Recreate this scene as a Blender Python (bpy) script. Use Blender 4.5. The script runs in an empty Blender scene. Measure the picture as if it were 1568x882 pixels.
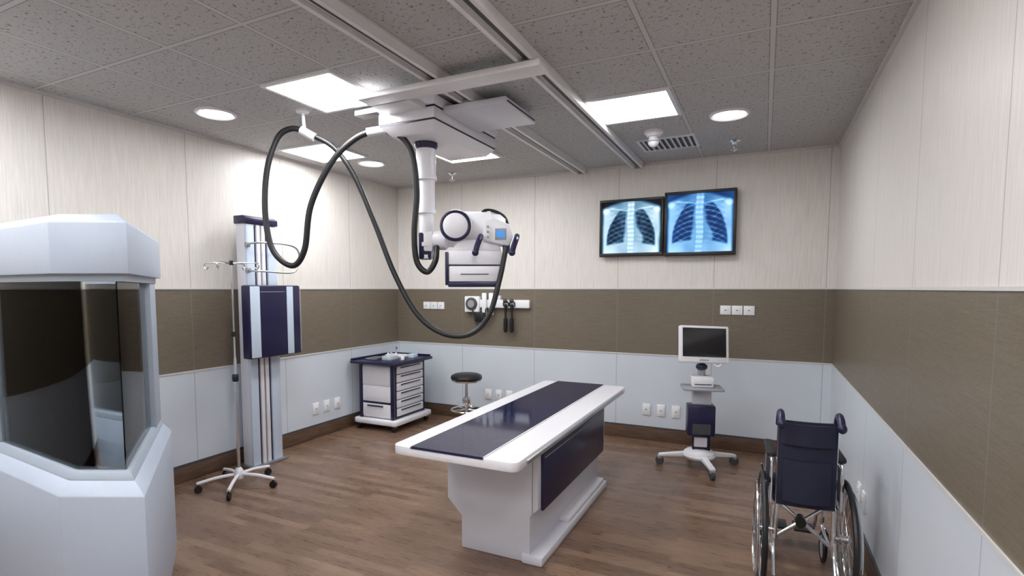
import bpy, bmesh, math, random
from mathutils import Vector, Matrix, noise as mnoise
random.seed(3)
S=bpy.context.scene
try:
    S.view_settings.view_transform='Standard'
    S.view_settings.look='None'
except Exception as e: print(e)
# room dimensions (metres)
XL,XR,YB,YF,H=-4.28,0.58,5.70,-2.0,2.88
Z1,Z2,ZB=0.912,1.60,0.135
TAU=math.tau
# ---------------- materials ----------------
def newmat(name):
    m=bpy.data.materials.new(name); m.use_nodes=True
    nt=m.node_tree; b=nt.nodes['Principled BSDF']
    return m,nt,b
def N(nt,t,**kw):
    n=nt.nodes.new(t)
    for k,v in kw.items(): setattr(n,k,v)
    return n
def math_(nt,op,a,b=None,c=None):
    n=N(nt,'ShaderNodeMath',operation=op)
    for i,v in enumerate((a,b,c)):
        if v is None: continue
        if isinstance(v,(int,float)): n.inputs[i].default_value=v
        else: nt.links.new(v,n.inputs[i])
    return n.outputs[0]
def mixc(nt,f,a,b):
    n=N(nt,'ShaderNodeMix',data_type='RGBA')
    def st(s,v):
        if isinstance(v,(int,float)): s.default_value=v
        elif isinstance(v,tuple): s.default_value=(*v[:3],1)
        else: nt.links.new(v,s)
    st(n.inputs[0],f); st(n.inputs[6],a); st(n.inputs[7],b)
    return n.outputs[2]
def noise(nt,vec,scale,detail=3,rough=.5,sc=(1,1,1)):
    mp=N(nt,'ShaderNodeMapping'); mp.inputs['Scale'].default_value=sc
    nt.links.new(vec,mp.inputs['Vector'])
    n=N(nt,'ShaderNodeTexNoise'); n.inputs['Scale'].default_value=scale
    n.inputs['Detail'].default_value=detail; n.inputs['Roughness'].default_value=rough
    nt.links.new(mp.outputs[0],n.inputs['Vector'])
    return n.outputs['Fac']
def ramp(nt,f,a,b,c=0,d=1):
    n=N(nt,'ShaderNodeMapRange'); nt.links.new(f,n.inputs[0])
    n.inputs[1].default_value=a; n.inputs[2].default_value=b
    n.inputs[3].default_value=c; n.inputs[4].default_value=d
    return n.outputs[0]
def simple(name,col,rough=.4,metal=0.,var=.06,scale=25,coat=0,emit=None,es=1):
    m,nt,b=newmat(name)
    tc=N(nt,'ShaderNodeTexCoord')
    f=noise(nt,tc.outputs['Object'],scale)
    d=tuple(max(0,c*(1-var)) for c in col); l=tuple(min(1,c*(1+var)) for c in col)
    nt.links.new(mixc(nt,f,d,l),b.inputs['Base Color'])
    b.inputs['Roughness'].default_value=rough; b.inputs['Metallic'].default_value=metal
    b.inputs['Coat Weight'].default_value=coat
    if emit:
        b.inputs['Emission Color'].default_value=(*emit,1); b.inputs['Emission Strength'].default_value=es
    return m
WHITE=simple('white_enamel',(.80,.79,.83),.32,var=.02)
LAV=simple('pale_panel',(.67,.67,.73),.35,var=.02)
BOOTH=simple('booth_paint',(.45,.51,.61),.4,var=.03)
BOOTHD=simple('booth_frame',(.34,.39,.46),.4,var=.03)
NAVY=simple('navy_plastic',(.013,.012,.052),.32,var=.2)
NAVYF=simple('navy_fabric',(.012,.013,.036),.75,var=.3,scale=120)
BLACK=simple('black_rubber',(.010,.010,.012),.42,var=.2)
CHROME=simple('chrome',(.75,.76,.78),.18,1.,var=.05)
STEEL=simple('brushed_steel',(.55,.56,.58),.35,1.,var=.1)
ALU=simple('aluminium_rail',(.78,.77,.78),.4,.15,var=.05)
GREY=simple('grey_plastic',(.32,.33,.36),.45,var=.06)
SKYB=simple('light_blue_trim',(.58,.67,.80),.35,var=.03)
OUT=simple('socket_plate',(.85,.86,.88),.35,var=.02)
DGREY=simple('dark_grey',(.06,.06,.065),.5,var=.1)
TRIM=simple('wall_trim',(.66,.65,.64),.4,var=.03)
LIGHTP=simple('light_panel',(1,1,1),.5,emit=(.975,.985,1),es=25)
LIGHTD=simple('downlight_lens',(1,1,1),.5,emit=(1,.98,.95),es=14)
SCRB=simple('blue_lcd',(.02,.1,.3),.3,emit=(.05,.25,.6),es=.9)
SCRG=simple('grey_lcd',(.02,.02,.022),.15,var=.1)
DESKM=simple('tray_items',(.55,.6,.66),.3,var=.15)
# glass
def glassmat():
    m=bpy.data.materials.new('window_glass'); m.use_nodes=True; nt=m.node_tree; nt.nodes.clear()
    o=N(nt,'ShaderNodeOutputMaterial'); t=N(nt,'ShaderNodeBsdfTransparent'); t.inputs[0].default_value=(.94,.97,.98,1)
    g=N(nt,'ShaderNodeBsdfGlossy'); g.inputs['Roughness'].default_value=.02
    fr=N(nt,'ShaderNodeFresnel'); fr.inputs[0].default_value=1.35
    mx=N(nt,'ShaderNodeMixShader'); nt.links.new(fr.outputs[0],mx.inputs[0]); nt.links.new(t.outputs[0],mx.inputs[1]); nt.links.new(g.outputs[0],mx.inputs[2])
    nt.links.new(mx.outputs[0],o.inputs[0]); return m
GLASS=glassmat()
def wallmat(name,axis,off):
    m,nt,b=newmat(name)
    g=N(nt,'ShaderNodeNewGeometry'); sp=N(nt,'ShaderNodeSeparateXYZ'); nt.links.new(g.outputs['Position'],sp.inputs[0])
    c=sp.outputs[axis]; z=sp.outputs[2]; P=g.outputs['Position']
    sv=(14,14,.5); sh=(.7,.7,14)
    fv=ramp(nt,noise(nt,P,9,4,.6,sv),.3,.7)
    up=mixc(nt,fv,(.70,.655,.605),(.82,.785,.75))
    fh=ramp(nt,noise(nt,P,9,4,.7,sh),.3,.7)
    fb=ramp(nt,noise(nt,P,40,3,.6,(1,1,6)),.3,.7)
    bd=mixc(nt,math_(nt,'MULTIPLY',math_(nt,'ADD',fh,fb),.5),(.122,.099,.070),(.220,.182,.136))
    lo=mixc(nt,noise(nt,P,3),(.61,.66,.725),(.67,.715,.78))
    m1=math_(nt,'GREATER_THAN',z,Z1); m2=math_(nt,'GREATER_THAN',z,Z2)
    col=mixc(nt,m2,mixc(nt,m1,lo,bd),up)
    md=math_(nt,'FLOORED_MODULO',math_(nt,'SUBTRACT',c,off-.0035),.957)
    seam=math_(nt,'LESS_THAN',md,.007)
    col=mixc(nt,math_(nt,'MULTIPLY',seam,.55),col,(.25,.24,.24))
    nt.links.new(col,b.inputs['Base Color']); b.inputs['Roughness'].default_value=.42
    return m
def woodmat(name):
    m,nt,b=newmat(name)
    g=N(nt,'ShaderNodeNewGeometry'); P=g.outputs['Position']
    br=N(nt,'ShaderNodeTexBrick'); nt.links.new(P,br.inputs['Vector'])
    br.inputs['Scale'].default_value=1; br.inputs['Brick Width'].default_value=.45; br.inputs['Row Height'].default_value=.065
    br.inputs['Mortar Size'].default_value=.001; br.offset=.37; br.inputs['Bias'].default_value=-.1
    br.inputs['Color1'].default_value=(.115,.063,.039,1); br.inputs['Color2'].default_value=(.26,.165,.110,1); br.inputs['Mortar'].default_value=(.08,.045,.03,1)
    f=ramp(nt,noise(nt,P,6,5,.7,(1.2,14,3)),.34,.68)
    f3=ramp(nt,noise(nt,P,3,5,.7,(1,4,1)),.45,.65)
    c=mixc(nt,math_(nt,'MULTIPLY',f,.5),br.outputs['Color'],(.28,.182,.128))
    c=mixc(nt,math_(nt,'MULTIPLY',f3,.3),c,(.105,.06,.04))
    nt.links.new(c,b.inputs['Base Color'])
    nt.links.new(ramp(nt,f,0,1,.24,.38),b.inputs['Roughness'])
    return m
WOOD=woodmat('wood_plank_floor')
def basemat():
    m,nt,b=newmat('wood_baseboard'); g=N(nt,'ShaderNodeNewGeometry')
    f=ramp(nt,noise(nt,g.outputs['Position'],6,4,.6,(1,1,10)),.3,.7)
    nt.links.new(mixc(nt,f,(.08,.045,.028),(.16,.095,.062)),b.inputs['Base Color']); b.inputs['Roughness'].default_value=.45
    return m
BASE=basemat()
def ceilmat():
    m,nt,b=newmat('acoustic_tile'); g=N(nt,'ShaderNodeNewGeometry'); P=g.outputs['Position']
    sp=N(nt,'ShaderNodeSeparateXYZ'); nt.links.new(P,sp.inputs[0])
    f=noise(nt,P,42,3,.7); s=ramp(nt,f,.59,.63)
    f2=noise(nt,P,100,2,.6); s2=ramp(nt,f2,.61,.65)
    base=mixc(nt,noise(nt,P,2),(.49,.485,.485),(.55,.545,.545))
    c=mixc(nt,math_(nt,'MULTIPLY',s,.75),base,(.12,.11,.105))
    c=mixc(nt,math_(nt,'MULTIPLY',s2,.5),c,(.18,.17,.165))
    gx=math_(nt,'LESS_THAN',math_(nt,'FLOORED_MODULO',math_(nt,'ADD',sp.outputs[0],.012),.58),.024)
    gy=math_(nt,'LESS_THAN',math_(nt,'FLOORED_MODULO',math_(nt,'ADD',sp.outputs[1],-4.20+.012),.58),.024)
    gx2=math_(nt,'LESS_THAN',math_(nt,'FLOORED_MODULO',math_(nt,'ADD',sp.outputs[0],.017),.58),.034)
    gy2=math_(nt,'LESS_THAN',math_(nt,'FLOORED_MODULO',math_(nt,'ADD',sp.outputs[1],-4.20+.017),.58),.034)
    c=mixc(nt,math_(nt,'MULTIPLY',math_(nt,'MAXIMUM',gx2,gy2),.7),c,(.2,.19,.19))
    c=mixc(nt,math_(nt,'MAXIMUM',gx,gy),c,(.60,.595,.59))
    nt.links.new(c,b.inputs['Base Color']); b.inputs['Roughness'].default_value=.85
    return m
CEIL=ceilmat()
def tabmat():
    m,nt,b=newmat('navy_table_mat'); g=N(nt,'ShaderNodeNewGeometry'); sp=N(nt,'ShaderNodeSeparateXYZ'); nt.links.new(g.outputs['Position'],sp.inputs[0])
    a=math_(nt,'LESS_THAN',math_(nt,'FLOORED_MODULO',sp.outputs[0],.022),.005)
    c=math_(nt,'LESS_THAN',math_(nt,'FLOORED_MODULO',sp.outputs[1],.034),.008)
    k=math_(nt,'MULTIPLY',math_(nt,'MAXIMUM',a,c),.6)
    nt.links.new(mixc(nt,k,(.004,.006,.032),(.035,.045,.12)),b.inputs['Base Color'])
    b.inputs['Roughness'].default_value=.07; b.inputs['Specular IOR Level'].default_value=.25
    return m
TABM=tabmat()
# ---------------- geometry helpers ----------------
def empty(name,loc=(0,0,0),rz=0,parent=None):
    e=bpy.data.objects.new(name,None); e.location=loc; e.rotation_euler=(0,0,math.radians(rz)); e.empty_display_size=.2
    S.collection.objects.link(e)
    if parent: e.parent=parent
    return e
def add(name,verts,faces,mat,parent=None,bevel=0,seg=2,ang=35):
    me=bpy.data.meshes.new(name); bm=bmesh.new()
    vs=[bm.verts.new(v) for v in verts]
    for f in faces:
        try: bm.faces.new([vs[i] for i in f])
        except ValueError: pass
    bmesh.ops.remove_doubles(bm,verts=bm.verts,dist=1e-6)
    bmesh.ops.recalc_face_normals(bm,faces=bm.faces)
    if bevel>0:
        es=[e for e in bm.edges if len(e.link_faces)==2 and e.calc_face_angle(0)>math.radians(30)]
        bmesh.ops.bevel(bm,geom=es,offset=bevel,segments=seg,profile=.5,affect='EDGES',clamp_overlap=True)
    for f in bm.faces: f.smooth=True
    bm.to_mesh(me); bm.free()
    try: me.set_sharp_from_angle(angle=math.radians(ang))
    except Exception: pass
    me.materials.append(mat)
    o=bpy.data.objects.new(name,me); S.collection.objects.link(o)
    if parent: o.parent=parent
    return o
def box(name,x0,x1,y0,y1,z0,z1,mat,parent=None,bevel=0,seg=2):
    v=[(x,y,z) for z in (z0,z1) for x,y in ((x0,y0),(x1,y0),(x1,y1),(x0,y1))]
    f=[(0,1,2,3),(4,5,6,7),(0,1,5,4),(1,2,6,5),(2,3,7,6),(3,0,4,7)]
    return add(name,v,f,mat,parent,bevel,seg)
def prism(name,pts,d0,d1,axis,mat,parent=None,bevel=0,seg=2):
    """pts 2D; axis 'x': pts=(y,z); 'y': pts=(x,z); 'z': pts=(x,y)"""
    def P(a,b,d): return {'x':(d,a,b),'y':(a,d,b),'z':(a,b,d)}[axis]
    n=len(pts); v=[P(a,b,d0) for a,b in pts]+[P(a,b,d1) for a,b in pts]
    f=[tuple(range(n)),tuple(range(n,2*n))]+[(i,(i+1)%n,n+(i+1)%n,n+i) for i in range(n)]
    return add(name,v,f,mat,parent,bevel,seg)
def frame_of(t):
    t=t.normalized(); a=Vector((0,0,1)) if abs(t.z)<.9 else Vector((1,0,0))
    u=t.cross(a).normalized(); return u,t.cross(u).normalized()
def rings(name,centers,radii,frames,mat,parent,segs,closed=False):
    v=[];f=[]
    for c,r,(a,b) in zip(centers,radii,frames):
        for i in range(segs):
            an=TAU*i/segs; v.append(tuple(Vector(c)+a*math.cos(an)*r+b*math.sin(an)*r))
    n=len(centers)
    for k in range(n if closed else n-1):
        k2=(k+1)%n
        for i in range(segs):
            j=(i+1)%segs; f.append((k*segs+i,k*segs+j,k2*segs+j,k2*segs+i))
    if not closed:
        f.append(tuple(range(segs))); f.append(tuple(range((n-1)*segs,n*segs)))
    return add(name,v,f,mat,parent)
def cyl(name,p0,p1,r,mat,parent=None,r2=None,segs=20):
    p0=Vector(p0);p1=Vector(p1); fr=frame_of(p1-p0)
    return rings(name,[p0,p1],[r,r if r2 is None else r2],[fr,fr],mat,parent,segs)
def lathe(name,c,axis,prof,mat,parent=None,segs=32):
    ax=Vector(axis).normalized(); fr=frame_of(ax); c=Vector(c)
    return rings(name,[c+ax*t for t,r in prof],[max(r,.0004) for t,r in prof],[fr]*len(prof),mat,parent,segs)
def ball(name,c,r,mat,parent=None,sz=1):
    return lathe(name,c,(0,0,1),[(-r*sz*math.cos(math.pi*i/12),r*math.sin(math.pi*i/12)) for i in range(13)],mat,parent,20)
def catmull(pts,n=8):
    P=[Vector(p) for p in pts]; P=[P[0]*2-P[1]]+P+[P[-1]*2-P[-2]]; out=[]
    for i in range(1,len(P)-2):
        a,b,c,d=P[i-1:i+3]
        for k in range(n):
            t=k/n
            out.append(.5*((2*b)+(c-a)*t+(2*a-5*b+4*c-d)*t*t+(3*b-a-3*c+d)*t**3))
    out.append(P[-2]); return out
def tube(name,pts,r,mat,parent=None,smooth=True,segs=10,closed=False,n=8):
    C=catmull(pts,n) if smooth else [Vector(p) for p in pts]
    fr=[];u=None
    for i in range(len(C)):
        t=(C[min(i+1,len(C)-1)]-C[max(i-1,0)])
        if closed: t=C[(i+1)%len(C)]-C[i-1]
        t.normalize()
        if u is None: u,_=frame_of(t)
        else:
            u=(u-t*u.dot(t)).normalized()
        fr.append((u,t.cross(u)))
    return rings(name,C,[r]*len(C),fr,mat,parent,segs,closed)
def torus(name,c,axis,R,r,mat,parent=None,n=40,segs=8):
    a,b=frame_of(Vector(axis)); c=Vector(c); ax=Vector(axis).normalized()
    C=[];fr=[]
    for i in range(n):
        d=a*math.cos(TAU*i/n)+b*math.sin(TAU*i/n); C.append(c+d*R); fr.append((d,ax))
    return rings(name,C,[r]*n,fr,mat,parent,segs,True)
def rrect(x0,x1,y0,y1,r,n=6):
    o=[]
    for cx,cy,a0 in ((x1-r,y1-r,0),(x0+r,y1-r,90),(x0+r,y0+r,180),(x1-r,y0+r,270)):
        for i in range(n+1):
            a=math.radians(a0+90*i/n); o.append((cx+r*math.cos(a),cy+r*math.sin(a)))
    return o
# ---------------- room ----------------
box('floor',XL-.1,XR+.1,YF-.1,YB+.1,-.1,0,WOOD)
box('ceiling',XL-.1,XR+.1,YF-.1,YB+.1,H,H+.1,CEIL)
box('wall_back',XL-.1,XR+.1,YB,YB+.1,0,H,wallmat('panelled_wall_x',0,-.45))
WM=wallmat('panelled_wall_y',1,4.80)
box('wall_left',XL-.1,XL,YF,YB,0,H,WM)
box('wall_right',XR,XR+.1,YF,YB,0,H,WM)
box('wall_front',XL-.1,XR+.1,YF-.1,YF,0,H,wallmat('panelled_wall_f',0,-.45))
for nm,a in (('left',(XL,XL+.012,YF,YB)),('right',(XR-.012,XR,YF,YB)),('back',(XL+.012,XR-.012,YB-.012,YB)),('front',(XL+.012,XR-.012,YF,YF+.012))):
    box('baseboard_'+nm,*a,0,ZB,BASE,bevel=.002)
k=1
for z in (Z1,Z2):
    for a in ((XL,XL+.006,YF,YB),(XR-.006,XR,YF,YB),(XL+.006,XR-.006,YB-.006,YB)):
        box('trim_%d'%k,*a,z-.006,z+.006,TRIM); k+=1
for a in ((XL,XL+.02,YF,YB),(XR-.02,XR,YF,YB),(XL+.02,XR-.02,YB-.02,YB)):
    box('trim_%d'%k,*a,H-.02,H,TRIM); k+=1
for a in ((XL,XL+.014,YF,YB),(XR-.014,XR,YF,YB),(XL+.014,XR-.014,YB-.014,YB)):
    box('trim_%d'%k,*a,ZB,ZB+.014,DGREY); k+=1
# ceiling fixtures
PAN=[(-4.06,3.62),(-2.90,4.20),(-1.16,3.62),(-2.90,2.46),(-4.06,.72),(-1.16,1.30),(-2.9,.14),(-1.16,-1.02),(-2.9,-1.6),(-4.06,-1.02),(0.0,.14)]
for x,y in PAN:
    e=empty('ceiling_light_panel',(x+.29,y+.29,H))
    box('diffuser',-.265,.265,-.265,.265,-.008,-.001,LIGHTP,e)
    for i,a in enumerate(((-.288,-.262,-.288,.288),(.262,.288,-.288,.288),(-.262,.262,-.288,-.262),(-.262,.262,.262,.288))):
        box('frame_%d'%i,*a,-.014,0,ALU,e)
for x,y in ((-3.64,2.70),(-3.64,4.43),(-.27,4.36),(-.27,2.3),(-3.64,.2)):
    e=empty('recessed_downlight',(x,y,H))
    lathe('rim',(0,0,0),(0,0,-1),[(0,.14),(.012,.14),(.018,.125),(.008,.108),(0,.105)],WHITE,e,36)
    lathe('lens',(0,0,0),(0,0,-1),[(.001,.104),(.008,.104)],LIGHTD,e,36)
# detector
e=empty('smoke_detector',(-.85,4.56,H))
lathe('base',(0,0,0),(0,0,-1),[(0,.075),(.02,.075),(.03,.06),(.045,.055),(.05,.035),(.075,.03)],WHITE,e)
ball('dome',(0,0,-.085),.045,WHITE,e)
torus('ring',(0,0,-.085),(0,0,1),.044,.005,GREY,e)
for x,y in ((-.27,5.14),(-3.15,5.2)):
    e=empty('fire_sprinkler',(x,y,H))
    lathe('cup',(0,0,0),(0,0,-1),[(0,.05),(.008,.05),(.02,.025),(.04,.02),(.045,.012),(.075,.01)],CHROME,e)
    lathe('deflector',(0,0,-.075),(0,0,-1),[(0,.03),(.005,.034),(.008,.012),(.02,.008)],CHROME,e)
e=empty('ceiling_air_vent',(-.80,4.98,H))
for i,a in enumerate(((-.24,-.22,-.2,.2),(.22,.24,-.2,.2),(-.22,.22,-.2,-.18),(-.22,.22,.18,.2))):
    box('frame_%d'%i,*a,-.012,0,ALU,e)
box('back',-.22,.22,-.18,.18,-.003,0,DGREY,e)
for i in range(9):
    x=-.19+i*.047
    prism('slat_%d'%i,[(x-.014,-.002),(x+.008,-.014),(x+.012,-.012),(x-.008,-.002)],-.18,.18,'y',ALU,e)
# rails
for x in (-1.20,-1.80):
    e=empty('ceiling_rail',(x,0,H))
    prism('channel',[(-.055,0),(.055,0),(.055,-.055),(.03,-.055),(.03,-.03),(-.03,-.03),(-.03,-.055),(-.055,-.055)],-1.6,5.62,'y',ALU,e)
    box('slot',-.012,.012,-1.6,5.6,-.036,-.028,DGREY,e)
    box('end_cap',-.055,.055,5.62,5.635,-.055,0,GREY,e)
# ---------------- x-ray machine ----------------
CX,CY=-2.25,3.35
xm=empty('ceiling_mounted_xray_machine',(CX,CY,0))
def taper(name,b,t,z0,z1,mat,par,bevel=.01):
    v=[(b[0],b[2],z0),(b[1],b[2],z0),(b[1],b[3],z0),(b[0],b[3],z0),(t[0],t[2],z1),(t[1],t[2],z1),(t[1],t[3],z1),(t[0],t[3],z1)]
    return add(name,v,[(0,1,2,3),(4,5,6,7),(0,1,5,4),(1,2,6,5),(2,3,7,6),(3,0,4,7)],mat,par,bevel)
taper('mount_housing',(-.13,.21,-.22,.55),(-.19,.27,-.30,.60),2.655,2.715,WHITE,xm)
box('mount_seam',-.185,.265,-.295,.595,2.715,2.724,NAVY,xm)
taper('mount_upper',(-.19,.27,-.30,.60),(-.19,.27,-.30,.60),2.724,2.80,WHITE,xm)
box('mount_seam_b',-.185,.265,-.295,.595,2.80,2.809,NAVY,xm)
taper('mount_top',(-.19,.27,-.30,.60),(-.21,.29,-.32,.62),2.809,2.868,WHITE,xm)
box('cross_carriage',.27,.74,-.2,.30,2.775,2.822,LAV,xm,.01)
box('carriage_edge',.72,.742,-.18,.28,2.79,2.80,NAVY,xm)
box('cross_beam',-.1,1.14,-.62,-.48,2.785,2.822,ALU,xm,.006)
box('beam_link',-.1,.2,-.5,-.25,2.785,2.822,ALU,xm,.006)
for i,(x,y) in enumerate(((.45,-.15),(.45,.24),(1.05,-.55))):
    box('roller_%d'%i,x-.03,x+.03,y-.04,y+.04,2.815,2.85,STEEL,xm,.004)
box('side_bracket',-.40,-.20,-.30,-.20,2.82,2.86,STEEL,xm,.004)
lathe('column_collar',(0,0,2.66),(0,0,-1),[(0,.085),(.03,.085),(.045,.075),(.05,.075)],NAVY,xm)
z=2.61
for i,(r,l) in enumerate(((.072,.22),(.062,.24),(.053,.24),(.046,.09))):
    lathe('column_section_%d'%i,(0,0,z),(0,0,-1),[(0,r),(l-.03,r),(l-.028,r+.006),(l,r+.006)],WHITE,xm)
    z-=l
hd=empty('tube_head_assembly',(0,0,0),25.9,xm)
box('elbow_block',-.055,.035,-.05,.05,1.815,2.01,NAVY,hd,.012)
box('elbow_white',-.02,.05,-.055,.055,1.87,2.02,WHITE,hd,.015)
lathe('arm_joint',(.04,0,1.955),(1,0,0),[(0,.055),(.03,.07),(.10,.07),(.12,.05),(.16,.05)],WHITE,hd)
box('arm_plate',.03,.12,-.04,.04,1.93,1.98,GREY,hd,.01)
lathe('drum',(.225,.12,2.045),(0,-1,0),[(0,.105),(.02,.115),(.26,.115),(.28,.105)],WHITE,hd,40)
torus('drum_ring',(.225,-.155,2.045),(0,1,0),.098,.014,NAVY,hd)
lathe('drum_face',(.225,-.155,2.045),(0,-1,0),[(0,.09),(.012,.088),(.02,.07)],WHITE,hd,40)
lathe('tube_housing',(.24,-.02,2.045),(1,0,0),[(0,.105),(.02,.115),(.2,.115),(.21,.122),(.23,.122),(.24,.105),(.30,.10),(.34,.07)],WHITE,hd,40)
prism('control_head',[(.42,1.94),(.60,1.90),(.635,1.97),(.615,2.05),(.50,2.10),(.43,2.08)],-.17,.06,'y',WHITE,hd,.012)
add('control_screen',[(.515,-.178,1.965),(.575,-.178,1.955),(.575,-.178,2.005),(.515,-.178,2.015)],[(0,1,2,3)],SCRB,hd)
box('screen_bezel',.505,.585,-.176,-.168,1.945,2.025,GREY,hd,.003)
for i in range(3): cyl('knob_%d'%i,(.455,-.17,1.965+.035*i),(.455,-.18,1.965+.035*i),.009,GREY,hd,segs=12)
tube('top_handle',[(.40,-.05,2.13),(.43,-.05,2.165),(.50,-.05,2.16),(.57,-.05,2.12),(.60,-.05,2.05)],.012,BLACK,hd)
for i,x in enumerate((.385,.64)):
    tube('grip_%d'%i,[(x+.02,-.17,1.97),(x+.012,-.22,1.94),(x-.005,-.24,1.89),(x-.015,-.24,1.85)],.02,NAVY,hd)
    ball('grip_end_%d'%i,(x-.016,-.24,1.85),.024,NAVY,hd)
prism('collimator_neck',[(.25,1.95),(.50,1.95),(.54,1.90),(.55,1.87),(.20,1.87),(.21,1.90)],-.13,.10,'y',WHITE,hd,.01)
prism('collimator_upper',[(.17,1.87),(.55,1.87),(.56,1.77),(.17,1.77)],-.16,.14,'y',WHITE,hd,.008)
box('collimator_seam',.175,.555,-.157,.137,1.762,1.77,NAVY,hd)
prism('collimator_lower',[(.175,1.762),(.56,1.762),(.54,1.65),(.175,1.65)],-.16,.14,'y',WHITE,hd,.008)
box('collimator_side',.15,.175,-.165,.145,1.625,1.86,NAVY,hd,.005)
box('collimator_base',.17,.545,-.165,.145,1.612,1.65,NAVY,hd,.006)
box('collimator_slot',.26,.46,-.164,-.158,1.70,1.706,NAVY,hd)
h1=[(-.84,2.72),(-.96,2.755),(-1.07,2.69),(-1.145,2.46),(-1.16,2.145),(-1.105,1.88),(-.96,1.765),(-.86,1.88),(-.80,2.19),(-.643,2.486),(-.47,2.65),(-.316,2.70),(-.18,2.68),(-.083,2.56),(-.05,2.29),(-.073,2.0),(-.058,1.795),(.015,1.72),(.073,1.80),(.078,1.91)]
ys=[-.02,-.02,-.02,-.04,-.06,-.08,-.10,-.12,-.14,-.15,-.15,-.15,-.15,-.14,-.13,-.12,-.11,-.11,-.1,-.04]
tube('hose_upper',[(a,y,b) for (a,b),y in zip(h1,ys)],.021,BLACK,hd,segs=14)
h2=[(-.84,2.72),(-.667,2.62),(-.52,2.41),(-.375,2.07),(-.23,1.707),(-.058,1.415),(.136,1.28),(.33,1.28),(.463,1.415),(.536,1.66),(.585,1.90)]
ys=[-.02,.0,.0,-.02,-.06,-.12,-.18,-.22,-.22,-.2,-.15]
tube('hose_lower',[(a,y,b) for (a,b),y in zip(h2,ys)],.019,BLACK,hd,segs=14)
cyl('hose_clip_0',(-.90,-.02,2.745),(-.80,-.02,2.69),.03,ALU,hd)
cyl('hose_clip_1',(-.39,-.15,2.69),(-.26,-.15,2.71),.03,ALU,hd)
cyl('hose_hanger',(-.875,-.02,2.74),(-.885,-.02,2.878),.012,WHITE,hd)
lathe('hanger_plate',(-.885,-.02,2.88),(0,0,-1),[(0,.05),(.012,.045)],WHITE,hd)
cyl('hose_plug',(.585,-.15,1.86),(.585,-.13,1.93),.026,NAVY,hd)
# ---------------- x-ray table ----------------
tb=empty('xray_table',(-1.43,3.47,0))
TX=.375; TY=1.145
prism('top_slab',rrect(-TX,TX,-TY,TY,.045),.70,.752,'z',WHITE,tb,.007)
prism('top_mat',rrect(-.25,.19,-TY+.003,TY-.003,.01),.7525,.756,'z',TABM,tb)
box('mat_edge_near',-.25,.19,-TY-.003,-TY+.01,.745,.7535,NAVY,tb)
for i,x in enumerate((-.252,.187)): box('mat_channel_%d'%i,x,x+.006,-TY+.003,TY-.003,.752,.758,ALU,tb)
y0,y1=-.68,.74
prof=[(-.31,.66),(.30,.66),(.30,.33),(.25,.28),(.25,0),(-.21,0),(-.21,.20),(-.31,.30)]
prism('pedestal',prof,y0,y1,'y',LAV,tb,.008)
box('under_frame',-.33,.32,y0-.04,y1+.06,.655,.70,LAV,tb,.006)
box('side_panel',.30,.318,y0+.04,y1-.08,.31,.65,NAVY,tb,.006)
box('side_panel_line',.317,.320,y0+.06,y1-.10,.62,.626,GREY,tb)
box('front_cover_line',.262,.268,y0-.002,y0+.002,.30,.655,GREY,tb)
box('foot_plate',.20,.335,y0-.02,y1-.02,0,.055,LAV,tb,.012)
box('foot_step',.24,.32,y0+.5,y1-.06,.055,.085,WHITE,tb,.01)
box('side_rail',.36,.385,-TY+.12,TY-.12,.712,.735,STEEL,tb,.004)
# ---------------- wall bucky stand ----------------
bs=empty('wall_bucky_stand',(-4.12,3.39,0))
box('column_core',-.05,.06,-.15,.17,.02,2.17,LAV,bs,.01)
for i,z in enumerate((.5,1.9)): box('wall_bracket_%d'%i,-.155,-.05,-.05,.07,z,z+.08,STEEL,bs,.004)
for i,(a,b,m) in enumerate(((-.15,-.07,SKYB),(-.045,-.008,WHITE),(.008,.045,WHITE),(.07,.17,SKYB))):
    box('guide_%d'%i,.06,.085,a,b,.02,2.16,m,bs,.006)
for i,y in enumerate((-.058,0,.058)): box('groove_%d'%i,.058,.066,y-.012,y+.012,.02,2.15,NAVY,bs)
prism('cap',[(-.06,2.165),(.095,2.165),(.095,2.215),(.06,2.235),(-.06,2.235)],-.16,.18,'y',NAVY,bs,.006)
box('floor_plate',-.10,.12,-.18,.20,0,.022,STEEL,bs,.005)
box('carriage',.085,.14,-.14,.14,1.15,1.5,GREY,bs,.01)
box('bucky_body',.14,.235,-.27,.29,1.0,1.63,NAVY,bs,.015)
for i,(a,b) in enumerate(((-.255,-.16),(.13,.20))): box('bucky_stripe_%d'%i,.233,.241,a,b,1.01,1.62,SKYB,bs,.003)
box('bucky_top_line',.235,.239,-.15,.11,1.57,1.575,GREY,bs)
box('bucky_edge',.15,.225,.29,.305,1.03,1.60,GREY,bs,.004)
tube('hand_frame',[(.09,-.15,1.98),(.2,-.16,1.99),(.22,0,2.0),(.22,.22,1.99),(.22,.30,1.93),(.22,.28,1.80),(.22,.20,1.745),(.22,-.1,1.75),(.2,-.16,1.75),(.09,-.15,1.76)],.008,STEEL,bs)
for i,z in enumerate((1.98,1.76)): box('hand_mount_%d'%i,.08,.11,-.17,-.13,z-.02,z+.02,GREY,bs,.004)
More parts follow.
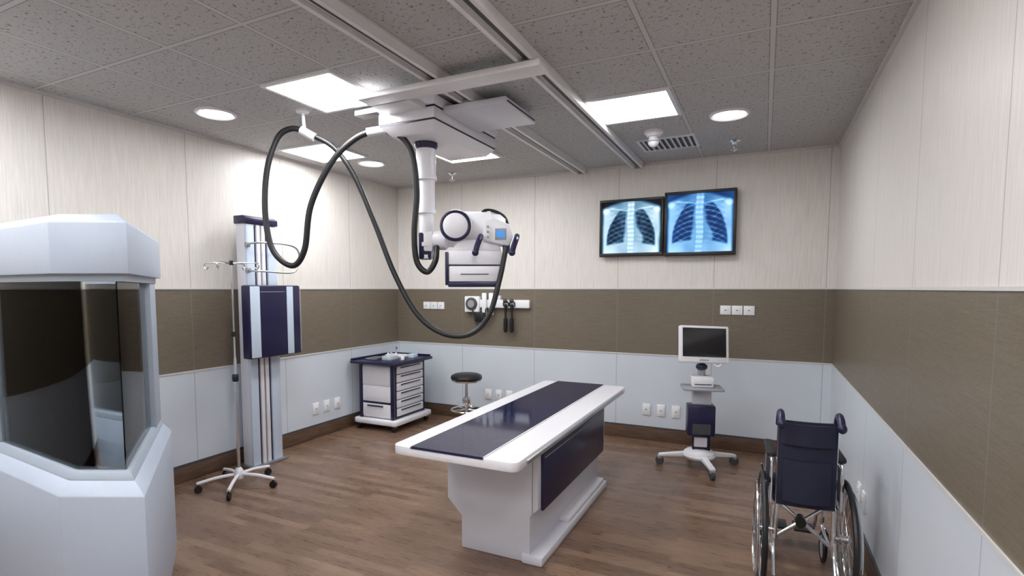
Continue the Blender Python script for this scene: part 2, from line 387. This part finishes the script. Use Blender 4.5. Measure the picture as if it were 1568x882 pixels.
# ---------------- IV pole ----------------
iv=empty('iv_drip_stand',(-3.78,2.89,0))
cyl('lower_pole',(0,0,.10),(0,0,1.05),.013,CHROME,iv)
cyl('upper_pole',(0,0,1.0),(0,0,1.81),.0085,CHROME,iv)
lathe('lock_knob',(0,0,.86),(0,0,1),[(0,.02),(.01,.024),(.05,.024),(.06,.018)],BLACK,iv)
lathe('lock_collar',(0,0,1.22),(0,0,1),[(0,.018),(.04,.018)],BLACK,iv)
lathe('hub',(0,0,.07),(0,0,1),[(0,.035),(.04,.04),(.07,.03),(.09,.016)],WHITE,iv)
for i in range(5):
    a=math.radians(20+72*i); c,s=math.cos(a),math.sin(a)
    tube('leg_%d'%i,[(.02*c,.02*s,.105),(.16*c,.16*s,.098),(.30*c,.30*s,.075)],.013,WHITE,iv)
    cyl('caster_stem_%d'%i,(.29*c,.29*s,.085),(.29*c,.29*s,.05),.01,BLACK,iv,segs=10)
    cyl('caster_wheel_%d'%i,(.29*c-.012*s,.29*s+.012*c,.029),(.29*c+.012*s,.29*s-.012*c,.029),.029,BLACK,iv,segs=18)
lathe('top_block',(0,0,1.785),(0,0,1),[(0,.016),(.035,.016)],BLACK,iv)
for i,(c,s) in enumerate(((.9,.44),(-.9,-.44),(-.44,.9),(.44,-.9))):
    L=.20
    tube('hook_%d'%i,[(0,0,1.80),(L*.5*c,L*.5*s,1.803),(L*c,L*s,1.80),(L*c+.015*c,L*s+.015*s,1.775),(L*c,L*s,1.755),(L*c-.02*c,L*s-.02*s,1.77)],.005,CHROME,iv)
# ---------------- medical cart ----------------
mc=empty('medical_drawer_trolley',(-3.91,5.08,0))
box('body',-.23,.235,-.30,.29,.14,.745,WHITE,mc,.006)
box('end_panel_lower',-.19,.20,-.312,-.30,.16,.30,WHITE,mc,.005)
box('end_panel_mid',-.19,.20,-.312,-.30,.325,.50,WHITE,mc,.005)
box('end_handle',-.12,.10,-.325,-.312,.27,.285,NAVY,mc,.003)
box('end_gap_0',-.19,.20,-.304,-.299,.30,.325,NAVY,mc)
box('end_panel_upper',-.19,.20,-.312,-.30,.515,.73,WHITE,mc,.005)
for i,x in enumerate((-.235,.205)): box('corner_%d'%i,x,x+.04,-.318,-.29,.13,.76,NAVY,mc,.008)
box('corner_far',.20,.245,.26,.30,.13,.76,NAVY,mc,.008)
box('drawer_frame',.228,.240,-.28,.28,.14,.75,NAVY,mc)
for i in range(6):
    z=.165+i*.096
    box('drawer_%d'%i,.235,.254,-.25,.25,z,z+.086,WHITE,mc,.005)
    box('drawer_pull_%d'%i,.254,.264,-.19,.19,z+.062,z+.074,NAVY,mc,.003)
prism('worktop',rrect(-.32,.33,-.40,.38,.05),.755,.785,'z',NAVY,mc,.008)
for i,(a,b,c,d) in enumerate(((-.32,-.30,-.36,.34),(-.28,.28,.36,.38))): box('worktop_rim_%d'%i,a,b,c,d,.785,.805,NAVY,mc,.004)
prism('base',rrect(-.29,.31,-.37,.37,.05),.075,.13,'z',WHITE,mc,.012)
box('push_handle',-.35,-.31,-.30,-.05,.735,.765,NAVY,mc,.01)
for i,(x,y) in enumerate(((-.24,-.31),(.25,-.31),(-.24,.31),(.25,.31))):
    cyl('caster_%d'%i,(x-.014,y,.035),(x+.014,y,.035),.035,BLACK,mc,segs=18)
    box('caster_fork_%d'%i,x-.02,x+.02,y-.02,y+.02,.05,.08,GREY,mc,.004)
for i,(a,b,c,d,h,m) in enumerate(((-.2,-.05,-.25,-.05,.02,STEEL),(0,.12,-.2,-.05,.05,DESKM),(-.15,.1,.05,.2,.03,OUT),(.14,.22,.1,.2,.045,SKYB))):
    box('tray_item_%d'%i,a,b,c,d,.785,.785+h,m,mc,.006)
for i,(x,y,h) in enumerate(((.05,.0,.07),(-.08,.02,.06),(.18,-.05,.05))):
    lathe('bottle_%d'%i,(x,y,.785),(0,0,1),[(0,.022),(h*.6,.022),(h*.75,.01),(h,.01)],OUT,mc,16)
tube('lamp_stalk',[(-.1,.2,.8),(-.1,.2,.86),(-.06,.15,.90),(.0,.1,.88)],.006,CHROME,mc)
# ---------------- stool ----------------
st=empty('round_stool',(-2.98,5.20,0))
lathe('seat',(0,0,.575),(0,0,1),[(0,.15),(.01,.17),(.03,.178),(.055,.17),(.07,.14),(.078,.08),(.08,.0)],BLACK,st,40)
lathe('seat_rim',(0,0,.565),(0,0,1),[(0,.13),(.0,.165),(.018,.168)],CHROME,st,40)
lathe('post',(0,0,.08),(0,0,1),[(0,.045),(.05,.04),(.06,.024),(.22,.024),(.23,.045),(.27,.05),(.30,.045),(.31,.02),(.48,.018)],CHROME,st)
torus('foot_ring',(0,0,.24),(0,0,1),.17,.011,CHROME,st)
for i in range(5):
    a=math.radians(10+72*i); c,s=math.cos(a),math.sin(a)
    tube('leg_%d'%i,[(.02*c,.02*s,.13),(.14*c,.14*s,.11),(.25*c,.25*s,.07)],.016,CHROME,st)
    cyl('spoke_%d'%i,(.02*c,.02*s,.24),(.17*c,.17*s,.24),.006,CHROME,st,segs=8)
    cyl('wheel_%d'%i,(.25*c-.012*s,.25*s+.012*c,.028),(.25*c+.012*s,.25*s-.012*c,.028),.028,BLACK,st,segs=16)
    cyl('stem_%d'%i,(.25*c,.25*s,.04),(.25*c,.25*s,.08),.009,CHROME,st,segs=8)
# ---------------- monitor cart ----------------
mo=empty('medical_monitor_cart',(-.48,5.03,0),14)
for i,a in enumerate((178,280,20,100)):
    a=math.radians(a); c,s=math.cos(a),math.sin(a); L=.35 if i<3 else .28
    prism('leg_%d'%i,[(0,.14),(.12,.135),(L,.10),(L,.075),(.1,.09),(0,.085)],-.025,.025,'y',WHITE,mo,.008).rotation_euler=(0,0,a)
    cyl('caster_%d'%i,(L*.97*c-.016*s,L*.97*s+.016*c,.038),(L*.97*c+.016*s,L*.97*s-.016*c,.038),.038,DGREY,mo,segs=20)
    torus('caster_hub_%d'%i,(L*.97*c,L*.97*s,.038),(-s,c,0),.022,.012,GREY,mo,20,6)
    box('caster_fork_%d'%i,L*.97*c-.02,L*.97*c+.02,L*.97*s-.02,L*.97*s+.02,.055,.085,GREY,mo,.005)
lathe('base_dome',(0,0,.09),(0,0,1),[(0,.13),(.02,.14),(.05,.13),(.075,.09),(.085,.06)],WHITE,mo)
box('column_lower',-.065,.085,-.05,.05,.15,.31,NAVY,mo,.008)
box('column_plate',-.055,.055,-.075,-.05,.20,.29,WHITE,mo,.008)
box('computer_box',-.12,.11,-.13,.03,.31,.58,NAVY,mo,.012)
box('computer_vent',-.08,.07,-.134,-.13,.33,.42,DGREY,mo)
box('column_mid',-.075,.085,-.05,.05,.57,.72,LAV,mo,.01)
prism('tray',rrect(-.17,.17,-.19,.09,.03),.72,.738,'z',GREY,mo,.004)
box('equipment_box',-.09,.09,-.12,.06,.74,.83,WHITE,mo,.012)
box('equipment_line',-.07,.07,-.123,-.118,.765,.772,NAVY,mo)
cyl('neck',(0,0,.82),(0,.0,.93),.035,GREY,mo)
ball('swivel',(0,-.01,.91),.05,NAVY,mo,.7)
ms=empty('screen_unit',(0,-.02,1.11),10,mo); ms.rotation_euler=(math.radians(-10),math.radians(2),math.radians(12))
prism('monitor_bezel',rrect(-.215,.215,-.165,.16,.015),-.045,0,'y',WHITE,ms,.007)
box('monitor_screen',-.19,.19,-.049,-.044,-.112,.14,SCRG,ms,.001)
box('monitor_buttons',-.04,.04,-.048,-.044,-.145,-.135,GREY,ms)
box('monitor_back',-.12,.12,0,.04,-.12,.06,LAV,ms,.01)
torus('monitor_handle',(.12,-.03,-.165),(0,1,0),.03,.01,WHITE,ms,24)
# ---------------- wheelchair ----------------
wc=empty('wheelchair',(.222,3.18,0),3); wc.scale=(.87,1,1)
for i,sx in enumerate((-1,1)):
    X=sx*.222
    torus('tire_%d'%i,(X,0,.305),(1,0,0),.29,.016,BLACK,wc,56)
    torus('rim_%d'%i,(X,0,.305),(1,0,0),.268,.009,CHROME,wc,56,6)
    torus('handrim_%d'%i,(X+sx*.035,0,.305),(1,0,0),.245,.008,CHROME,wc,56,6)
    lathe('hub_%d'%i,(X-.035,0,.305),(1,0,0),[(0,.012),(.01,.028),(.02,.018),(.05,.018),(.06,.028),(.07,.012)],CHROME,wc,16)
    for k in range(18):
        a=TAU*k/18; cyl('spoke_%d_%d'%(i,k),(X+(.015 if k%2 else -.015),math.cos(a)*.02,.305+math.sin(a)*.02),(X,math.cos(a)*.265,.305+math.sin(a)*.265),.002,CHROME,wc,segs=5)
    x=sx*.15
    tube('back_cane_%d'%i,[(x,-.05,.28),(x,-.05,.60),(x,-.05,.86),(x,-.06,.925),(x,-.09,.95),(x,-.13,.945)],.011,CHROME,wc)
    tube('push_handle_%d'%i,[(x,-.045,.89),(x,-.055,.935),(x,-.085,.962),(x,-.13,.955),(x,-.175,.925)],.02,NAVY,wc,segs=14)
    ball('handle_end_%d'%i,(x,-.178,.923),.024,NAVY,wc)
    tube('seat_rail_%d'%i,[(sx*.17,-.06,.47),(sx*.17,.36,.49)],.011,CHROME,wc,False)
    tube('lower_rail_%d'%i,[(sx*.17,-.07,.22),(sx*.17,.34,.20),(sx*.17,.37,.30),(sx*.17,.38,.49)],.011,CHROME,wc)
    tube('arm_frame_%d'%i,[(sx*.185,-.05,.47),(sx*.185,-.05,.68),(sx*.185,.0,.70),(sx*.185,.24,.70),(sx*.185,.30,.66),(sx*.185,.31,.48)],.010,CHROME,wc)
    box('armrest_pad_%d'%i,sx*.185-.028,sx*.185+.028,-.02,.25,.705,.735,BLACK,wc,.012)
    box('side_guard_%d'%i,sx*.185-.004,sx*.185+.004,-.03,.28,.50,.67,NAVYF,wc)
    tube('brake_lever_%d'%i,[(sx*.185,.26,.46),(sx*.20,.28,.52),(sx*.22,.26,.58)],.007,CHROME,wc)
    torus('front_caster_%d'%i,(sx*.18,.38,.09),(1,0,0),.076,.014,BLACK,wc,30)
    cyl('caster_disc_%d'%i,(sx*.18-.008,.38,.09),(sx*.18+.008,.38,.09),.068,GREY,wc,segs=24)
    tube('caster_fork_%d'%i,[(sx*.18+.02,.38,.09),(sx*.18+.02,.36,.17),(sx*.18,.35,.21)],.008,CHROME,wc)
    tube('leg_rest_%d'%i,[(sx*.16,.38,.49),(sx*.16,.45,.45),(sx*.15,.52,.18),(sx*.14,.54,.12)],.011,CHROME,wc)
    box('foot_plate_%d'%i,min(sx*.02,sx*.15),max(sx*.02,sx*.15),.50,.64,.105,.12,BLACK,wc,.005)
    tube('anti_tip_%d'%i,[(sx*.16,-.05,.30),(sx*.16,-.07,.22),(sx*.16,-.16,.12)],.011,CHROME,wc)
    ball('tip_end_%d'%i,(sx*.16,-.165,.11),.016,BLACK,wc)
    cyl('axle_mount_%d'%i,(sx*.15,0,.305),(sx*.2,0,.305),.014,CHROME,wc)
    tube('axle_plate_%d'%i,[(sx*.165,0,.47),(sx*.165,0,.20)],.012,CHROME,wc,False)
tube('cross_brace_0',[(-.17,.08,.21),(.17,.08,.46)],.011,CHROME,wc,False)
tube('cross_brace_1',[(.17,.1,.21),(-.17,.1,.46)],.011,CHROME,wc,False)
cyl('brace_pivot',(0,.06,.335),(0,.12,.335),.03,BLACK,wc)
def sheet(name,W0,W1,zs,yf,mat,th=.012,nx=10):
    v=[];f=[];m=len(zs)
    for side in (0,1):
        for j,z in enumerate(zs):
            for i in range(nx+1):
                t=i/nx; x=W0+(W1-W0)*t; v.append((x,yf(t,z)+side*th,z))
    n=(nx+1)*m
    for j in range(m-1):
        for i in range(nx):
            a=j*(nx+1)+i; q=(a,a+1,a+nx+2,a+nx+1); f.append(q); f.append(tuple(n+k for k in q))
    bd=[(i) for i in range(nx+1)]+[j*(nx+1)+nx for j in range(1,m)]+[(m-1)*(nx+1)+i for i in range(nx-1,-1,-1)]+[j*(nx+1) for j in range(m-2,0,-1)]
    for k in range(len(bd)):
        a,b=bd[k],bd[(k+1)%len(bd)]; f.append((a,b,n+b,n+a))
    return add(name,v,f,mat,wc)
sheet('backrest',-.155,.155,[.47+.45*k/10 for k in range(11)],lambda t,z:-.062-.03*math.sin(math.pi*t)*(.5+.5*math.sin((z-.46)*6)),NAVYF)
sheet('backrest_flap',-.14,.14,[.80+.11*k/4 for k in range(5)],lambda t,z:-.082-.03*math.sin(math.pi*t),NAVYF)
sheet('backrest_pocket',-.125,.125,[.50+.22*k/5 for k in range(6)],lambda t,z:-.084-.028*math.sin(math.pi*t),NAVYF)
box('seat_cushion',-.17,.17,-.03,.36,.46,.51,NAVYF,wc,.02)
# ---------------- control booth ----------------
cb=empty('shielded_control_booth',(0,0,0))
PTS=[(-4.265,1.22),(-3.5,1.22),(-2.60,1.145),(-2.28,1.30),(-3.20,2.0),(-4.265,2.0)]
def offs(pts,d):
    P=[Vector(p) for p in pts]; out=[]
    for i,p in enumerate(P):
        ns=[]
        if i>0: t=(p-P[i-1]).normalized(); ns.append(Vector((t.y,-t.x)))
        if i<len(P)-1: t=(P[i+1]-p).normalized(); ns.append(Vector((t.y,-t.x)))
        if len(ns)==1: out.append(p+ns[0]*d)
        else:
            b=(ns[0]+ns[1]).normalized(); out.append(p+b*(d/max(.3,b.dot(ns[0]))))
    return out
def sweep(name,pts,prof,mat,bevel=0):
    m=len(prof); n=len(pts); v=[];f=[]
    cols=[offs(pts,o) for o,z in prof]
    for i in range(n):
        for k,(o,z) in enumerate(prof): v.append((cols[k][i].x,cols[k][i].y,z))
    for i in range(n-1):
        for k in range(m):
            k2=(k+1)%m; f.append((i*m+k,i*m+k2,(i+1)*m+k2,(i+1)*m+k))
    f.append(tuple(range(m))); f.append(tuple(range((n-1)*m,n*m)))
    return add(name,v,f,mat,cb,bevel)
sweep('lower_wall',PTS,[(0,0),(0,.74),(-.04,.795),(-.13,.795),(-.13,0)],BOOTH,.004)
sweep('sill',PTS,[(-.04,.795),(-.06,.83),(-.125,.83),(-.125,.795)],BOOTHD,.003)
sweep('header',PTS,[(-.02,1.66),(-.02,1.87),(-.06,1.905),(-.10,1.905),(-.10,1.66)],BOOTH,.006)
sweep('header_seal',PTS,[(-.045,1.63),(-.045,1.66),(-.10,1.66),(-.10,1.63)],BOOTHD)
sweep('glass_pane',PTS,[(-.075,.83),(-.075,1.63),(-.082,1.63),(-.082,.83)],GLASS)
for i,(a,b) in enumerate(((.1,.1),(.06,.06),(0,0),(0,0),(.24,.08),(.1,.1))):
    if i in (2,3): continue
    P=[Vector(p) for p in PTS]; p=P[i]; sub=[]
    if i>0: sub.append(tuple(p+(P[i-1]-p).normalized()*a))
    sub.append(PTS[i])
    if i<len(PTS)-1: sub.append(tuple(p+(P[i+1]-p).normalized()*b))
    sweep('post_%d'%i,sub,[(-.05,.82),(-.05,1.64),(-.11,1.64),(-.11,.82)],BOOTHD,.004)
# ---------------- wall fittings ----------------
def plate_b(x,z,w=.085,h=.085,nm='wall_socket',n=1,gap=.1):
    e=empty(nm,(x,YB,z))
    for i in range(n):
        ox=(i-(n-1)/2)*gap
        box('plate_%d'%i,ox-w/2,ox+w/2,-.012,0,-h/2,h/2,OUT,e,.003)
        box('rocker_%d'%i,ox-w*.25,ox+w*.25,-.016,-.012,-h*.3,h*.3,OUT,e,.002)
        box('slot_%d'%i,ox-.008,ox+.008,-.0165,-.0155,-.004,.004,DGREY,e)
plate_b(-.23,1.39,.098,.09,'light_switch_panel',3,.105)
plate_b(-3.73,1.39,.098,.09,'light_switch_panel',3,.105)
for x in (-1.08,-.93,-.78,-2.96,-2.82,-2.68): plate_b(x,.33,.08,.12)
def plate_side(x,y,z,s,w=.085,h=.12):
    e=empty('wall_socket',(x,y,z))
    a,b=sorted((0,s*.012)); box('plate',a,b,-w/2,w/2,-h/2,h/2,OUT,e,.003)
    a,b=sorted((s*.012,s*.016)); box('rocker',a,b,-w*.25,w*.25,-h*.3,h*.3,OUT,e,.002)
    a,b=sorted((s*.0155,s*.0165)); box('slot',a,b,-.008,.008,-.004,.004,DGREY,e)
for y in (4.22,4.38,4.54): plate_side(XL,y,.32,1)
for y in (3.75,3.92): plate_side(XR,y,.33,-1)
# diagnostic station
ds=empty('wall_diagnostic_station',(-2.83,YB,1.42))
box('rail',-.28,.42,-.05,0,-.045,.05,OUT,ds,.008)
box('gauge_case',-.42,-.22,-.07,0,-.10,.09,OUT,ds,.01)
lathe('gauge_dial',(-.32,-.07,0),(0,-1,0),[(0,.075),(.015,.075),(.02,.065)],DGREY,ds)
lathe('gauge_face',(-.32,-.09,0),(0,-1,0),[(0,.045),(.003,.045)],GREY,ds)
for i,x in enumerate((.13,.21)):
    lathe('otoscope_%d'%i,(x,-.07,.0),(0,0,-1),[(0,.016),(.05,.018),(.1,.012),(.16,.012),(.17,.024),(.30,.024),(.33,.014)],BLACK,ds,16)
    ball('otoscope_head_%d'%i,(x,-.08,.04),.026,DGREY,ds)
    torus('coil_%d'%i,(x,-.06,.0),(0,1,0),.035,.006,BLACK,ds,20,6)
for i,x in enumerate((-.15,-.06)):
    box('holder_%d'%i,x-.03,x+.03,-.08,-.05,-.13,.13,OUT,ds,.01)
tube('bp_cord',[(-.30,-.08,-.08),(-.26,-.1,-.2),(-.2,-.1,-.26),(-.14,-.1,-.18),(-.12,-.08,-.05)],.008,BLACK,ds)
box('cuff_basket',-.26,-.14,-.1,-.01,-.22,-.1,BLACK,ds,.01)
box('speaker_box',-.05,.05,-.05,0,.05,.10,OUT,ds,.006)
e=empty('wall_notice_box',(-2.98,YB,2.36))
box('case',-.10,.10,-.05,0,-.06,.06,OUT,e,.008); box('label',-.07,.07,-.053,-.05,-.02,.03,GREY,e)
e=empty('wall_hook_rack',(XL,2.33,1.50))
box('plate',0,.02,-.16,.14,-.05,.05,OUT,e,.005)
for i,y in enumerate((-.12,-.04,.04)):
    tube('hook_%d'%i,[(.02,y,.02),(.06,y,.02),(.07,y,.04)],.005,CHROME,e)
tube('hanging_hose',[(.06,-.12,.03),(.06,-.13,-.12),(.06,-.10,-.24),(.06,-.05,-.25),(.06,-.03,-.12),(.06,-.04,.03)],.009,BLACK,e)
# ---------------- x-ray viewing screens ----------------
def sm(a,b,x):
    t=max(0,min(1,(x-a)/(b-a))); return t*t*(3-2*t)
def nz(x,y,s,o=0): return mnoise.noise(Vector((x*s+o,y*s,o*1.7)))
def chest(x,y,kind):
    x+=.03*nz(x,y,1.6,kind*5+1); y+=.02*nz(x,y,1.6,kind*5+9)
    ax=abs(x)
    sh=.96-.38*max(0,ax-.2)
    body=sm(.12,-.06,y-sh)*sm(1.04,.90,ax)
    body=max(body,sm(.28,.16,ax)*sm(1.2,.9,y))
    b=(.50+.20*sm(.3,.95,ax)-.14*sm(.3,.9,y)+.10*nz(x,y,3,3)+.12*sm(-.4,-.9,y))*body
    top=.72; bot=-.60-(.08 if x<0 else .16)*ax-.10*math.cos((ax-.4)*4)*-1*.3
    t=(top-y)/(top-bot); lung=0
    if 0<t<1:
        inner=.13+.04*math.sin(t*3)+(.24*sm(.42,.85,t) if x>0 else .09*sm(.5,.95,t))
        outer=.34+.50*(1-(1-t)**2.4)
        lung=sm(inner-.05,inner+.07,ax)*sm(outer+.04,outer-.05,ax)*sm(0,.12,t)*sm(1,.92,t)
    ph=.10*nz(x,y,2.2,7)
    q=y+.62*max(0,ax-.10)**1.55-.14*ax
    r=((q+1.0)/.165+ph)%1.0
    post=sm(.22,.14,abs(r-.5))
    q2=y-.75*max(0,ax-.2)**1.2; r2=((q2+1.05)/.2+ph)%1.0
    ant=sm(.2,.10,abs(r2-.5))*sm(.30,.5,ax)
    zone=sm(.10,.2,ax)*sm(.86,.76,ax)*sm(-.75,-.55,y)*sm(.80,.68,y)
    rib=min(1,.7*post+.4*ant)*zone*(.8+.5*nz(x,y,5,2))
    ves=sm(.62,.15,ax)*max(0,.5+.9*nz(x,y,9,4))
    b=b*(1-lung)+lung*(.02+(.20 if kind==0 else .40)*rib+.16*ves)
    b+=.10*rib*(1-lung)*body
    med=sm(.19,.08,ax)
    b=max(b,med*(.72+.09*math.sin(y*40))*(1 if y<.9 else .8)-.06*sm(.05,.0,ax)*sm(.2,.5,y))
    cl=sm(.045,.0,abs(y-(.60+.24*ax-.10*ax*ax)))*sm(.06,.16,ax)*sm(.85,.6,ax)
    b+=.26*cl
    d=math.hypot((ax-.88)*.9,y-.62); b+=.26*sm(.16,.05,d)
    b=max(0,min(1,b))
    if kind==0: return (b**1.9*.80,b**1.35*.92,min(1,b**1.05*1.0))
    b=max(b,.08+.10*sm(.5,1.1,ax))
    return (b**2.6*.55,b**1.6*.78,min(1,b**1.0*1.0))
def screen_mat():
    m,nt,b=newmat('radiograph_display'); a=N(nt,'ShaderNodeVertexColor'); a.layer_name='Col'
    b.inputs['Base Color'].default_value=(.005,.005,.008,1); b.inputs['Roughness'].default_value=.5; b.inputs['Specular IOR Level'].default_value=.2
    nt.links.new(a.outputs['Color'],b.inputs['Emission Color']); b.inputs['Emission Strength'].default_value=1.5
    return m
SM=screen_mat()
def monitor(xc,w,z0,z1,kind,dep):
    e=empty('wall_xray_monitor',(xc,YB,(z0+z1)/2)); hh=(z1-z0)/2; hw=w/2; t=.028
    box('mount',-.12,.12,-.04,0,-.12,.12,DGREY,e)
    box('case',-hw,hw,-dep,-.03,-hh,hh,BLACK,e,.006)
    for i,a in enumerate(((-hw,hw,-hh,-hh+t+.008),(-hw,hw,hh-t,hh),(-hw,-hw+t,-hh+t,hh-t),(hw-t,hw,-hh+t,hh-t))):
        box('bezel_%d'%i,a[0],a[1],-dep-.014,-dep+.002,a[2],a[3],BLACK,e,.004)
    nx,nzz=190,180; v=[];f=[];cs=[]
    X0,X1,ZA,ZC=-hw+t,hw-t,-hh+t,hh-t
    for j in range(nzz+1):
        for i in range(nx+1):
            u=i/nx*2-1; q=j/nzz*2-1
            v.append((X0+(X1-X0)*i/nx,-dep-.004,ZA+(ZC-ZA)*j/nzz)); cs.append(chest(u,q*.95,kind))
    for j in range(nzz):
        for i in range(nx):
            a=j*(nx+1)+i; f.append((a,a+1,a+nx+2,a+nx+1))
    me=bpy.data.meshes.new('radiograph'); me.from_pydata(v,[],f)
    ca=me.color_attributes.new('Col','FLOAT_COLOR','POINT')
    for i,c in enumerate(cs): ca.data[i].color=(*c,1)
    me.materials.append(SM); o=bpy.data.objects.new('radiograph',me); S.collection.objects.link(o); o.parent=e
monitor(-1.262,.655,1.935,2.525,0,.07)
monitor(-.590,.665,1.925,2.555,1,.09)
# ---------------- world, camera ----------------
w=bpy.data.worlds.new('world'); S.world=w; w.use_nodes=True
w.node_tree.nodes['Background'].inputs[0].default_value=(.8,.85,.9,1); w.node_tree.nodes['Background'].inputs[1].default_value=.3
cd=bpy.data.cameras.new('camera'); cam=bpy.data.objects.new('camera',cd); S.collection.objects.link(cam)
cam.location=(0,0,1.6); cam.rotation_euler=(math.radians(90-4.17),0,math.radians(25.9))
cd.sensor_width=36; cd.lens=18.87; cd.shift_x=.0089; cd.shift_y=.0389; cd.clip_start=.05
S.camera=cam
